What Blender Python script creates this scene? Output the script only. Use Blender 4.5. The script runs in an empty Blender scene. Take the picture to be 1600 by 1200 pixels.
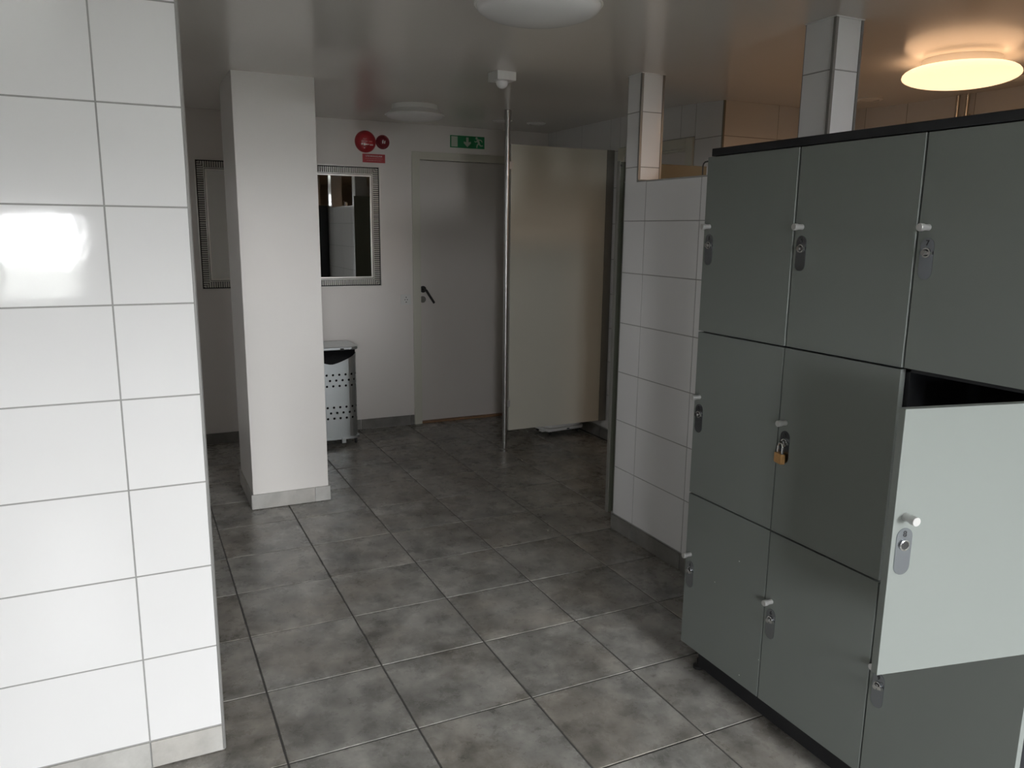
import bpy, bmesh, math, random
from mathutils import Vector, Matrix
random.seed(7)
PI = math.pi
S = bpy.context.scene
C = S.collection

# ------------------------------------------------------------------ camera
T = 0.404
cam_d = bpy.data.cameras.new('camera'); cam = bpy.data.objects.new('camera', cam_d); C.objects.link(cam)
cam_d.sensor_width = 36.0; cam_d.lens = 36.0 * 1233.67 / 1600.0; cam_d.clip_start = 0.02
yaw, pitch, roll = -0.4490652, -0.1931723, 0.0115196
cr, sr, cp, sp = math.cos(roll), math.sin(roll), math.cos(pitch), math.sin(pitch)
f = Vector((0, cp, sp)); u = Vector((0, -sp, cp)); r = Vector((1, 0, 0))
r2 = cr * r + sr * u; u2 = -sr * r + cr * u
Rz = Matrix.Rotation(yaw, 3, 'Z')
r2, u2, f = Rz @ r2, Rz @ u2, Rz @ f
CAM = Vector((-0.78082, -9.31015, 3.84726)) * T
cam.matrix_world = Matrix(((r2.x, u2.x, -f.x, CAM.x), (r2.y, u2.y, -f.y, CAM.y), (r2.z, u2.z, -f.z, CAM.z), (0, 0, 0, 1)))
S.camera = cam

# ------------------------------------------------------------------ sky, daylight window, exposure
world = bpy.data.worlds.new('overcast_sky'); S.world = world; world.use_nodes = True
wn = world.node_tree; wn.nodes.clear()
wo = wn.nodes.new('ShaderNodeOutputWorld'); wb = wn.nodes.new('ShaderNodeBackground')
wb.inputs['Color'].default_value = (0.975, 0.985, 1.0, 1); wb.inputs['Strength'].default_value = 72.0
wn.links.new(wb.outputs[0], wo.inputs[0])
REAR_Y = -6.0
WINS = ((-1.22, -0.63, 0.95, 1.64), (0.78, 1.72, 0.70, 2.16))   # x0, x1, z0, z1 of the window and the glazed door behind the photographer
SLIT = (-1.22, -0.90, 1.60, 1.80)                   # y0, y1, z0, z1 of an added window, put in to brighten the alcove
pd = bpy.data.lights.new('window_portal', 'AREA'); pd.shape = 'RECTANGLE'; pd.size = SLIT[1] - SLIT[0]; pd.size_y = SLIT[3] - SLIT[2]; pd.cycles.is_portal = True
po = bpy.data.objects.new('window_portal', pd); C.objects.link(po)
po.location = (-2.42 - .08, (SLIT[0] + SLIT[1]) / 2, (SLIT[2] + SLIT[3]) / 2); po.rotation_euler = (PI / 2, 0, -PI / 2)
for x0, x1, z0, z1 in WINS:
    pd = bpy.data.lights.new('window_portal', 'AREA'); pd.shape = 'RECTANGLE'; pd.size = x1 - x0; pd.size_y = z1 - z0
    pd.cycles.is_portal = True
    po = bpy.data.objects.new('window_portal', pd); C.objects.link(po)
    po.location = ((x0 + x1) / 2, REAR_Y - 0.13, (z0 + z1) / 2); po.rotation_euler = (PI / 2, 0, 0)
S.view_settings.view_transform = 'Standard'; S.view_settings.look = 'None'
S.view_settings.exposure = 0.0; S.view_settings.gamma = 1.0; S.view_settings.use_curve_mapping = False
S.cycles.use_denoising = True
S.cycles.max_bounces = 10; S.cycles.diffuse_bounces = 6; S.cycles.glossy_bounces = 5
S.cycles.sample_clamp_indirect = 8.0

# ------------------------------------------------------------------ materials
def mat(name, col, rough=0.5, metal=0.0, spec=0.5, noise=None, bump=None, emit=None, coat=0.0):
    m = bpy.data.materials.new(name); m.use_nodes = True
    nt = m.node_tree; b = nt.nodes['Principled BSDF']
    b.inputs['Base Color'].default_value = (*col, 1); b.inputs['Roughness'].default_value = rough
    b.inputs['Metallic'].default_value = metal; b.inputs['Specular IOR Level'].default_value = spec
    b.inputs['Coat Weight'].default_value = coat; b.inputs['Coat Roughness'].default_value = 0.05
    tc = nt.nodes.new('ShaderNodeTexCoord')
    if noise:                                       # (scale, amount)
        n = nt.nodes.new('ShaderNodeTexNoise'); n.inputs['Scale'].default_value = noise[0]; n.inputs['Detail'].default_value = 5
        nt.links.new(tc.outputs['Object'], n.inputs['Vector'])
        mx = nt.nodes.new('ShaderNodeMix'); mx.data_type = 'RGBA'
        a = noise[1]
        mx.inputs['A'].default_value = (*[c * (1 - a) for c in col], 1); mx.inputs['B'].default_value = (*[min(1, c * (1 + a)) for c in col], 1)
        nt.links.new(n.outputs['Fac'], mx.inputs['Factor']); nt.links.new(mx.outputs['Result'], b.inputs['Base Color'])
    if bump:                                        # (scale, strength, distance)
        n = nt.nodes.new('ShaderNodeTexNoise'); n.inputs['Scale'].default_value = bump[0]; n.inputs['Detail'].default_value = 3
        nt.links.new(tc.outputs['Object'], n.inputs['Vector'])
        bp = nt.nodes.new('ShaderNodeBump'); bp.inputs['Strength'].default_value = bump[1]; bp.inputs['Distance'].default_value = bump[2]
        nt.links.new(n.outputs['Fac'], bp.inputs['Height']); nt.links.new(bp.outputs['Normal'], b.inputs['Normal'])
    if emit:
        b.inputs['Emission Color'].default_value = (*emit[0], 1); b.inputs['Emission Strength'].default_value = emit[1]
    return m

def concrete_tile(name, dark, light, warm, rough):
    m = bpy.data.materials.new(name); m.use_nodes = True
    nt = m.node_tree; N = nt.nodes; L = nt.links; b = N['Principled BSDF']
    tc = N.new('ShaderNodeTexCoord'); oi = N.new('ShaderNodeObjectInfo')
    mul = N.new('ShaderNodeVectorMath'); mul.operation = 'MULTIPLY_ADD'
    cmb = N.new('ShaderNodeCombineXYZ')
    for k in 'XYZ': L.new(oi.outputs['Random'], cmb.inputs[k])
    mul.inputs[1].default_value = (37, 53, 19); L.new(cmb.outputs[0], mul.inputs[0]); L.new(tc.outputs['Object'], mul.inputs[2])
    n1 = N.new('ShaderNodeTexNoise'); n1.inputs['Scale'].default_value = 7.0; n1.inputs['Detail'].default_value = 9; n1.inputs['Roughness'].default_value = 0.66
    n1.inputs['Distortion'].default_value = 0.05
    n2 = N.new('ShaderNodeTexNoise'); n2.inputs['Scale'].default_value = 13.0; n2.inputs['Detail'].default_value = 8; n2.inputs['Roughness'].default_value = 0.7
    n3 = N.new('ShaderNodeTexNoise'); n3.inputs['Scale'].default_value = 2.6; n3.inputs['Detail'].default_value = 4
    for n in (n1, n2, n3): L.new(mul.outputs[0], n.inputs['Vector'])
    r1 = N.new('ShaderNodeValToRGB'); r1.color_ramp.elements[0].position = 0.34; r1.color_ramp.elements[1].position = 0.68
    r1.color_ramp.elements[0].color = (*dark, 1); r1.color_ramp.elements[1].color = (*light, 1)
    L.new(n1.outputs['Fac'], r1.inputs['Fac'])
    mx = N.new('ShaderNodeMix'); mx.data_type = 'RGBA'; mx.blend_type = 'MULTIPLY'; mx.inputs['Factor'].default_value = 0.8
    mx.inputs['B'].default_value = (*warm, 1)
    rr = N.new('ShaderNodeValToRGB'); rr.color_ramp.elements[0].position = 0.45; rr.color_ramp.elements[1].position = 0.62
    L.new(n3.outputs['Fac'], rr.inputs['Fac']); L.new(rr.outputs['Color'], mx.inputs['Factor']); L.new(r1.outputs['Color'], mx.inputs['A'])
    mx2 = N.new('ShaderNodeMix'); mx2.data_type = 'RGBA'; mx2.blend_type = 'MULTIPLY'
    r2_ = N.new('ShaderNodeValToRGB'); r2_.color_ramp.elements[0].position = 0.62; r2_.color_ramp.elements[1].position = 0.72
    L.new(n2.outputs['Fac'], r2_.inputs['Fac']); L.new(r2_.outputs['Color'], mx2.inputs['Factor'])
    mx2.inputs['B'].default_value = (0.62, 0.6, 0.58, 1); L.new(mx.outputs['Result'], mx2.inputs['A'])
    L.new(mx2.outputs['Result'], b.inputs['Base Color'])
    mr = N.new('ShaderNodeMapRange'); mr.inputs['To Min'].default_value = rough - 0.06; mr.inputs['To Max'].default_value = rough + 0.14
    L.new(n2.outputs['Fac'], mr.inputs['Value']); L.new(mr.outputs['Result'], b.inputs['Roughness'])
    bp = N.new('ShaderNodeBump'); bp.inputs['Strength'].default_value = 0.12; bp.inputs['Distance'].default_value = 0.002
    L.new(n2.outputs['Fac'], bp.inputs['Height']); L.new(bp.outputs['Normal'], b.inputs['Normal'])
    return m

def speckled(name, col, rough):
    m = mat(name, col, rough, spec=0.25, noise=(2.0, 0.04)); nt = m.node_tree; N = nt.nodes; L = nt.links; b = N['Principled BSDF']
    tc = N.new('ShaderNodeTexCoord'); v = N.new('ShaderNodeTexVoronoi'); v.inputs['Scale'].default_value = 14.0
    oi = N.new('ShaderNodeObjectInfo'); ad = N.new('ShaderNodeVectorMath'); ad.operation = 'MULTIPLY_ADD'; ad.inputs[1].default_value = (11, 17, 23)
    cmb = N.new('ShaderNodeCombineXYZ')
    for k in 'XYZ': L.new(oi.outputs['Random'], cmb.inputs[k])
    L.new(cmb.outputs[0], ad.inputs[0]); L.new(tc.outputs['Object'], ad.inputs[2]); L.new(ad.outputs[0], v.inputs['Vector'])
    lt = N.new('ShaderNodeMath'); lt.operation = 'LESS_THAN'; lt.inputs[1].default_value = 0.030
    L.new(v.outputs['Distance'], lt.inputs[0])
    sx = N.new('ShaderNodeSeparateXYZ'); L.new(v.outputs['Color'], sx.inputs[0])
    gt = N.new('ShaderNodeMath'); gt.operation = 'GREATER_THAN'; gt.inputs[1].default_value = 0.86; L.new(sx.outputs[0], gt.inputs[0])
    ml = N.new('ShaderNodeMath'); ml.operation = 'MULTIPLY'; L.new(lt.outputs[0], ml.inputs[0]); L.new(gt.outputs[0], ml.inputs[1])
    src = b.inputs['Base Color'].links[0].from_socket
    mx = N.new('ShaderNodeMix'); mx.data_type = 'RGBA'; mx.inputs['B'].default_value = (0.8, 0.82, 0.8, 1)
    L.new(src, mx.inputs['A']); L.new(ml.outputs[0], mx.inputs['Factor']); L.new(mx.outputs['Result'], b.inputs['Base Color'])
    return m

M = {}
M['wall_tile'] = mat('glazed_white_tile', (0.765, 0.765, 0.765), 0.07, bump=(9.0, 0.05, 0.01), noise=(1.5, 0.02))
M['grout'] = mat('grey_grout', (0.32, 0.32, 0.31), 0.9, noise=(60, 0.1))
M['floor_tile'] = concrete_tile('concrete_look_tile', (0.155, 0.152, 0.140), (0.43, 0.42, 0.39), (0.90, 0.86, 0.82), 0.24)
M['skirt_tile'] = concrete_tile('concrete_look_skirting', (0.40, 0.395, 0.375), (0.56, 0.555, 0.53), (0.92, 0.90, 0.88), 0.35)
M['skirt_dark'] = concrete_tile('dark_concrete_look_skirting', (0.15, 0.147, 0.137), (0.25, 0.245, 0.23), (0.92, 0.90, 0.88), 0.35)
M['floor_grout'] = mat('dark_grey_grout', (0.075, 0.072, 0.068), 0.9, noise=(80, 0.2))
M['paint'] = mat('white_wall_paint', (0.80, 0.765, 0.735), 0.45, bump=(90, 0.08, 0.002))
M['grey_paint'] = mat('grey_wall_paint', (0.30, 0.30, 0.29), 0.5)
M['pillar'] = mat('white_plaster', (0.80, 0.775, 0.745), 0.38, bump=(35, 0.15, 0.003), noise=(3, 0.03))
M['ceiling'] = mat('glossy_ceiling_paint', (0.78, 0.755, 0.715), 0.18, spec=0.6, bump=(45, 0.05, 0.003))
M['door'] = mat('pale_grey_door', (0.68, 0.645, 0.615), 0.6, noise=(2, 0.02))
M['casing'] = mat('pale_olive_casing', (0.64, 0.63, 0.55), 0.4)
M['panel'] = mat('beige_laminate', (0.66, 0.65, 0.57), 0.55, noise=(2, 0.03))
M['panel_edge'] = mat('grey_panel_edge', (0.20, 0.195, 0.175), 0.5)
M['olive'] = mat('dark_olive_laminate', (0.085, 0.092, 0.066), 0.5)
M['chrome'] = mat('polished_steel', (0.50, 0.50, 0.49), 0.30, 1.0)
M['alu'] = mat('brushed_aluminium', (0.62, 0.62, 0.61), 0.40, 0.6)
M['trim'] = mat('grey_edge_trim', (0.44, 0.44, 0.43), 0.35, 0.6)
M['dark_trim'] = mat('dull_column_trim', (0.27, 0.265, 0.25), 0.45, 0.3)
M['locker'] = speckled('grey_green_laminate', (0.205, 0.224, 0.213), 0.38)
M['locker_edge'] = M['locker']
M['black'] = mat('black_carcass', (0.012, 0.013, 0.016), 0.5)
M['rubber'] = mat('black_rubber', (0.02, 0.02, 0.02), 0.6)
M['plate'] = mat('satin_steel_plate', (0.38, 0.41, 0.445), 0.24, 1.0)
M['ink'] = mat('black_print', (0.02, 0.02, 0.022), 0.6)
M['brass'] = mat('worn_brass', (0.62, 0.36, 0.15), 0.34, 1.0, noise=(120, 0.25))
M['steel'] = mat('bright_steel', (0.8, 0.8, 0.8), 0.15, 1.0)
M['red'] = mat('red_plastic', (0.36, 0.022, 0.028), 0.3)
M['dark_red'] = mat('dark_red_plastic', (0.20, 0.018, 0.028), 0.25)
M['red_sign'] = mat('red_sign_plastic', (0.42, 0.03, 0.04), 0.5)
M['print'] = mat('white_print', (0.75, 0.72, 0.70), 0.6)
M['pink_print'] = mat('faded_white_print', (0.62, 0.32, 0.31), 0.6)
M['green'] = mat('exit_green', (0.012, 0.24, 0.085), 0.4)
M['sign_pale'] = mat('exit_pale', (0.50, 0.58, 0.47), 0.5)
M['white_plastic'] = mat('white_plastic', (0.78, 0.78, 0.76), 0.35)
M['opal'] = mat('opal_glass', (0.80, 0.80, 0.80), 0.25)
M['lit_opal'] = mat('lit_opal_glass', (0.8, 0.78, 0.72), 0.3, emit=((1.0, 0.60, 0.34), 1.7))
M['mirror'] = mat('mirror_glass', (0.86, 0.88, 0.87), 0.015, 1.0)
M['silver'] = mat('silver_leaf', (0.80, 0.78, 0.74), 0.32, 0.7)
M['frame_dark'] = mat('dark_frame_groove', (0.03, 0.03, 0.03), 0.5)
M['wood'] = mat('oak_threshold', (0.30, 0.17, 0.09), 0.5, noise=(25, 0.2))
M['galv'] = mat('galvanised_sheet', (0.60, 0.635, 0.645), 0.30, 0.9, noise=(7, 0.06))
M['bag'] = mat('black_bin_liner', (0.006, 0.006, 0.007), 0.6, spec=0.15, bump=(25, 0.5, 0.01))
M['copper_pipe'] = mat('chromed_pipe', (0.7, 0.66, 0.6), 0.2, 1.0)
M['ground'] = mat('outdoor_asphalt', (0.11, 0.115, 0.105), 0.9, noise=(1.2, 0.2))
gm = bpy.data.materials.new('window_glass'); gm.use_nodes = True
nt = gm.node_tree; nt.nodes.clear()
o_ = nt.nodes.new('ShaderNodeOutputMaterial'); mxs = nt.nodes.new('ShaderNodeMixShader'); tr = nt.nodes.new('ShaderNodeBsdfTransparent'); gl = nt.nodes.new('ShaderNodeBsdfGlossy')
gl.inputs['Roughness'].default_value = 0.02; mxs.inputs[0].default_value = 0.06
nt.links.new(tr.outputs[0], mxs.inputs[1]); nt.links.new(gl.outputs[0], mxs.inputs[2]); nt.links.new(mxs.outputs[0], o_.inputs[0])
M['glass'] = gm

# ------------------------------------------------------------------ helpers
def obj(name, bm, m, parent=None, loc=None, rot=None, smooth=False, bevel=0.0):
    me = bpy.data.meshes.new(name)
    if isinstance(bm, bpy.types.Mesh): me = bm
    else:
        bmesh.ops.recalc_face_normals(bm, faces=bm.faces)
        bm.to_mesh(me); bm.free()
    if not me.materials: me.materials.append(M[m] if isinstance(m, str) else m)
    if smooth:
        for p in me.polygons: p.use_smooth = True
        if smooth != 'all':
            me.set_sharp_from_angle(angle=math.radians(35))
    o = bpy.data.objects.new(name, me); C.objects.link(o)
    if parent: o.parent = parent
    if loc: o.location = loc
    if rot: o.rotation_euler = rot
    if bevel:
        md = o.modifiers.new('bevel', 'BEVEL'); md.width = bevel; md.segments = 2; md.limit_method = 'ANGLE'
    return o
def empty(name, loc, rot=(0, 0, 0)):
    o = bpy.data.objects.new(name, None); C.objects.link(o); o.location = loc; o.rotation_euler = rot; o.empty_display_size = 0.05
    return o
def tag(o, label, cat=None, group=None, kind=None):
    o['label'] = label
    if cat: o['category'] = cat
    if group: o['group'] = group
    if kind: o['kind'] = kind
    return o
def bx(bm, x0, x1, y0, y1, z0, z1):
    v = [bm.verts.new(p) for p in ((x0, y0, z0), (x1, y0, z0), (x1, y1, z0), (x0, y1, z0), (x0, y0, z1), (x1, y0, z1), (x1, y1, z1), (x0, y1, z1))]
    for q in ((3, 2, 1, 0), (4, 5, 6, 7), (0, 1, 5, 4), (1, 2, 6, 5), (2, 3, 7, 6), (3, 0, 4, 7)): bm.faces.new([v[i] for i in q])
    return bm
def box(*a): return bx(bmesh.new(), *a)
def lathe(profile, n=32, bm=None, axis='Z', off=(0, 0, 0)):
    """profile: list of (r, h); closed with fans where r == 0"""
    bm = bm or bmesh.new(); rings = []
    def P(r, h, a):
        c, s = r * math.cos(a), r * math.sin(a)
        p = {'Z': (c, s, h), 'Y': (c, h, s), 'X': (h, c, s)}[axis]
        return (p[0] + off[0], p[1] + off[1], p[2] + off[2])
    for (rr, h) in profile:
        if rr < 1e-7: rings.append([bm.verts.new(P(0, h, 0))])
        else: rings.append([bm.verts.new(P(rr, h, 2 * PI * k / n)) for k in range(n)])
    for a, b in zip(rings, rings[1:]):
        for k in range(n):
            k2 = (k + 1) % n
            q = [a[k % len(a)], a[k2 % len(a)], b[k2 % len(b)], b[k % len(b)]]
            q2 = []
            for t in q:
                if t not in q2: q2.append(t)
            if len(q2) > 2: bm.faces.new(q2)
    return bm
def cyl(r, h0, h1, n=20, bm=None, axis='Z', off=(0, 0, 0)):
    return lathe([(0, h0), (r, h0), (r, h1), (0, h1)], n, bm, axis, off)
def tube(pts, r, n=10, bm=None):
    bm = bm or bmesh.new(); pts = [Vector(p) for p in pts]; rings = []
    for i, p in enumerate(pts):
        d = (pts[min(i + 1, len(pts) - 1)] - pts[max(i - 1, 0)]).normalized()
        a = Vector((0, 0, 1)) if abs(d.z) < 0.9 else Vector((1, 0, 0))
        e1 = d.cross(a).normalized(); e2 = d.cross(e1)
        rings.append([bm.verts.new(p + r * (math.cos(2 * PI * k / n) * e1 + math.sin(2 * PI * k / n) * e2)) for k in range(n)])
    for a, b in zip(rings, rings[1:]):
        for k in range(n): bm.faces.new((a[k], a[(k + 1) % n], b[(k + 1) % n], b[k]))
    bm.faces.new(rings[0]); bm.faces.new(rings[-1])
    return bm
def prism(poly, h0, h1, axis='Y', bm=None, off=(0, 0, 0)):
    """poly of 2D points in the plane across axis, extruded along it"""
    bm = bm or bmesh.new()
    def P(a, b, h):
        p = {'Y': (a, h, b), 'Z': (a, b, h), 'X': (h, a, b)}[axis]
        return (p[0] + off[0], p[1] + off[1], p[2] + off[2])
    A = [bm.verts.new(P(a, b, h0)) for a, b in poly]; B = [bm.verts.new(P(a, b, h1)) for a, b in poly]
    bm.faces.new(A); bm.faces.new(B[::-1])
    for k in range(len(poly)):
        k2 = (k + 1) % len(poly); bm.faces.new((A[k2], A[k], B[k], B[k2]))
    return bm
def stadium(w, h, n=10):
    rr = w / 2; c = h / 2 - rr
    return [(rr * math.cos(PI * k / n), c + rr * math.sin(PI * k / n)) for k in range(n + 1)] + [(-rr * math.cos(PI * k / n), -c - rr * math.sin(PI * k / n)) for k in range(n + 1)]
def rrect(x0, x1, y0, y1, rad, n=6):
    out = []
    for cx, cy, a in ((x1 - rad, y1 - rad, 0), (x0 + rad, y1 - rad, 1), (x0 + rad, y0 + rad, 2), (x1 - rad, y0 + rad, 3)):
        for k in range(n + 1):
            t = PI / 2 * (a + k / n); out.append((cx + rad * math.cos(t), cy + rad * math.sin(t)))
    return out
def text_mesh(txt, size, depth=0.0004, width=1.0):
    cu = bpy.data.curves.new('txt', 'FONT'); cu.body = txt; cu.size = size; cu.extrude = depth; cu.align_x = 'CENTER'; cu.align_y = 'CENTER'; cu.resolution_u = 3; cu.offset = size * 0.012
    o = bpy.data.objects.new('txt', cu); C.objects.link(o)
    dg = bpy.context.evaluated_depsgraph_get(); dg.update()
    me = bpy.data.meshes.new_from_object(o.evaluated_get(dg))
    bpy.data.objects.remove(o); bpy.data.curves.remove(cu)
    me.transform(Matrix.Diagonal((width, 1, 1, 1)) )
    me.materials.clear()
    return me                                       # lies in XY, faces +Z

_tm = {}
def tile_mesh(w, h, d, ch, key):
    """front faces -Y at y=0, back at y=+d; chamfered rim"""
    k = (round(w, 4), round(h, 4), d, key)
    if k in _tm: return _tm[k]
    a, b = w / 2, h / 2
    V = [(-a, d, -b), (a, d, -b), (a, d, b), (-a, d, b), (-a, ch, -b), (a, ch, -b), (a, ch, b), (-a, ch, b),
         (-a + ch, 0, -b + ch), (a - ch, 0, -b + ch), (a - ch, 0, b - ch), (-a + ch, 0, b - ch)]
    F = [(8, 9, 10, 11)] + [(i, (i + 1) % 4, 4 + (i + 1) % 4, 4 + i) for i in range(4)] + [(4 + i, 4 + (i + 1) % 4, 8 + (i + 1) % 4, 8 + i) for i in range(4)]
    me = bpy.data.meshes.new(key); me.from_pydata(V, [], F); me.update(); me.materials.append(M[key]); _tm[k] = me
    return me
def tiles(parent, us, vs, place, rot, key, joint=0.0042, d=0.007, ch=0.0006, name='tile', skip=None, tilt=0.0):
    for u0, u1 in zip(us, us[1:]):
        for v0, v1 in zip(vs, vs[1:]):
            if skip and skip((u0 + u1) / 2, (v0 + v1) / 2): continue
            w, h = u1 - u0 - joint, v1 - v0 - joint
            if w < 0.006 or h < 0.006: continue
            o = bpy.data.objects.new(name, tile_mesh(w, h, d, ch, key)); C.objects.link(o); o.parent = parent
            o.location = place((u0 + u1) / 2, (v0 + v1) / 2)
            o.rotation_euler = (rot[0] + random.uniform(-tilt, tilt), rot[1], rot[2] + random.uniform(-tilt, tilt))
FRONT = (0, 0, 0); WEST = (0, 0, -PI / 2); UP = (-PI / 2, 0, 0); EAST = (0, 0, PI / 2)
def steps(lo, hi, base, pitch):
    """joint positions base + k*pitch between lo and hi, with cut pieces at both ends"""
    k = math.ceil((lo - base) / pitch + 1e-6); out = [lo]
    while base + k * pitch < hi - 1e-6: out.append(base + k * pitch); k += 1
    return out + [hi]

XL, XR, YB = -2.42, 3.72, 2.17                      # outer room limits
HX = 1.90                                           # tiled face of the low wall
RX = 2.845                                          # right wall beyond the showers
SK = 0.086                                          # skirting height
Z0, DZ = 0.0925, 0.2515                             # wall tile courses
def ceil_z(y):
    t = min(1, max(0, (y + 0.6) / 1.35)); t = t * t * (3 - 2 * t)
    return 2.278 + 0.050 * t

# ------------------------------------------------------------------ floor
fl = tag(obj('floor', box(XL - .1, XR + .1, REAR_Y - .1, YB + .1, -0.12, -0.0025), 'floor_grout'), 'grey concrete-look tiled floor with dark joints', 'floor', kind='structure')
tiles(fl, steps(XL, XR, 0, T * 0.9992), steps(-4.04, YB, 0, T), lambda a, b: (a, b, random.uniform(-.0004, 0.0003)), UP, 'floor_tile', joint=0.0060, d=0.009, ch=0.0014,
      skip=lambda a, b: (a < -0.9 and b > -1.5) or a < -2.0 or (a > 2.86 and b > 0.05), tilt=0.0006)
bm = bmesh.new()                                    # the rows behind the photographer
for i in range(-6, 10):
    for j in range(10, 15):
        bx(bm, i * T + .002, min((i + 1) * T, XR) - .002, -(j + 1) * T + .002, -j * T - .002, -.009, 0)
obj('tiles_behind', bm, 'floor_tile', fl)['kind'] = 'stuff'

# ------------------------------------------------------------------ ceiling
bm = bmesh.new(); ys = [REAR_Y - .1, -3, -1.2] + [-0.75 + 0.15 * k for k in range(12)] + [1.2, YB + .12]
lo = [(bm.verts.new((XL - .1, y, ceil_z(y))), bm.verts.new((XR + .1, y, ceil_z(y)))) for y in ys]
hi = [(bm.verts.new((XL - .1, y, 2.45)), bm.verts.new((XR + .1, y, 2.45))) for y in ys]
for k in range(len(ys) - 1):
    bm.faces.new((lo[k][0], lo[k][1], lo[k + 1][1], lo[k + 1][0])); bm.faces.new((hi[k][0], hi[k + 1][0], hi[k + 1][1], hi[k][1]))
    bm.faces.new((lo[k][0], lo[k + 1][0], hi[k + 1][0], hi[k][0])); bm.faces.new((lo[k][1], hi[k][1], hi[k + 1][1], lo[k + 1][1]))
bm.faces.new((lo[0][0], hi[0][0], hi[0][1], lo[0][1])); bm.faces.new((lo[-1][0], lo[-1][1], hi[-1][1], hi[-1][0]))
tag(obj('ceiling', bm, 'ceiling', smooth=True), 'glossy off-white painted ceiling', 'ceiling', kind='structure')

# ------------------------------------------------------------------ left tiled wall in the foreground
LY, LX = -1.469, -0.158
wl = tag(obj('wall_left', box(XL, LX - .004, LY + .0011, LY + .16, 0, 2.32), 'grout'), 'glossy white tiled wall end filling the left foreground', 'wall', kind='structure')
xs = steps(XL, LX - .006, -0.362, T)
zs = steps(SK, 2.32, Z0, DZ)[:]; zs = [SK] + [z for z in zs[1:] if z > SK + .05]
tiles(wl, xs, zs, lambda a, b: (a, LY, b), FRONT, 'wall_tile', tilt=0.0012)
tiles(wl, xs, [0.001, SK], lambda a, b: (a, LY - .004, b), FRONT, 'skirt_tile', d=0.012, name='skirting_tile')
bm = bmesh.new(); prism([(LX - .007, LY + .004), (LX - .007, LY - .001), (LX - .003, LY - .0022), (LX, LY - .0005), (LX + .0015, LY + .005), (LX + .001, LY + .165), (LX - .004, LY + .165), (LX - .004, LY + .004)], 0.004, 2.318, 'Z', bm)
obj('corner_trim', bm, 'trim', wl)
obj('back_face', box(XL, LX - .004, LY + .1602, LY + .17, 0, 2.32), 'wall_tile', wl)  # unseen white backing, added to bounce light into the alcove

# ------------------------------------------------------------------ back wall
def W(x, z, y=YB):                                  # measured on y = 2.2018, moved along the view ray to y
    k = (y - CAM.y) / (2.2018 - CAM.y); return CAM.x + (x - CAM.x) * k, CAM.z + (z - CAM.z) * k
dx0, dx1, dzt = W(1.746, 0)[0], 2.63, W(0, 2.073)[1]
bm = box(XL, dx0 - .012, YB, YB + .12, 0, 2.40)
bx(bm, dx1 + .012, RX + .1, YB, YB + .12, 0, 2.40); bx(bm, dx0 - .012, dx1 + .012, YB, YB + .12, dzt + .012, 2.40); bx(bm, dx0 - .1, dx1 + .1, YB + .12, YB + .15, 0, 2.40)
wb_ = tag(obj('wall_back', bm, 'paint'), 'off-white painted back wall with mirrors and a door', 'wall', kind='structure')
cx0 = W(1.683, 0)[0]
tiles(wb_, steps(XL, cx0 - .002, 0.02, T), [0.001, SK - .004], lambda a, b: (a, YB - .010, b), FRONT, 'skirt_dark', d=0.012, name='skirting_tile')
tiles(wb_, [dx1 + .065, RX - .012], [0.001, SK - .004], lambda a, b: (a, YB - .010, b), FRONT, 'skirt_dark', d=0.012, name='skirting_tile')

# back door
d1 = tag(empty('door_1', ((dx0 + dx1) / 2, YB, 0)), 'pale grey flush door with black lever handle under the exit sign', 'door', kind='structure')
cxm = (dx0 + dx1) / 2; L0 = dx0 - cxm; L1 = dx1 - cxm
cw = dx0 - cx0; czt = W(0, 2.132)[1]
obj('door_leaf', box(L0 + .003, L1 - .003, 0.022, 0.062, 0.018, dzt - .003), 'door', d1, bevel=0.0015)
bm = box(L0 - cw, L0, -0.014, 0.004, 0, czt); bx(bm, L1, L1 + cw, -0.014, 0.004, 0, czt); bx(bm, L0, L1, -0.014, 0.004, dzt, czt)
obj('casing', bm, 'casing', d1, bevel=0.002)
bm = box(L0 - .012, L0, 0.004, 0.10, 0, dzt + .012); bx(bm, L1, L1 + .012, 0.004, 0.10, 0, dzt + .012); bx(bm, L0, L1, 0.004, 0.10, dzt, dzt + .012)
obj('door_frame', bm, 'casing', d1)
obj('threshold', box(L0, L1, -0.010, 0.10, 0.0005, 0.016), 'wood', d1, bevel=0.003)
hx, hz = W(1.773, 1.081); kx, kz = W(1.770, 1.000); tx, tz = W(1.846, 0.975)
leaf = [c for c in d1.children if c.name.startswith('door_leaf')][0]
h = obj('handle_rose', lathe([(0, 0.022), (.026, 0.022), (.026, 0.014), (.023, 0.011), (0, 0.011)], 24, axis='Y', off=(hx - cxm, 0, hz)), 'rubber', leaf, smooth=True)
obj('lever_handle', tube([(hx - cxm, 0.014, hz), (hx - cxm, -0.028, hz), (hx - cxm + .008, -0.036, hz - .006), (tx - cxm, -0.038, tz)], 0.0095, 12), 'rubber', leaf, smooth=True)
obj('lock_rose', lathe([(0, 0.022), (.026, 0.022), (.026, 0.016), (.022, 0.013), (0, 0.013)], 24, axis='Y', off=(kx - cxm, 0, kz)), 'panel_edge', leaf, smooth=True)

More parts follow.
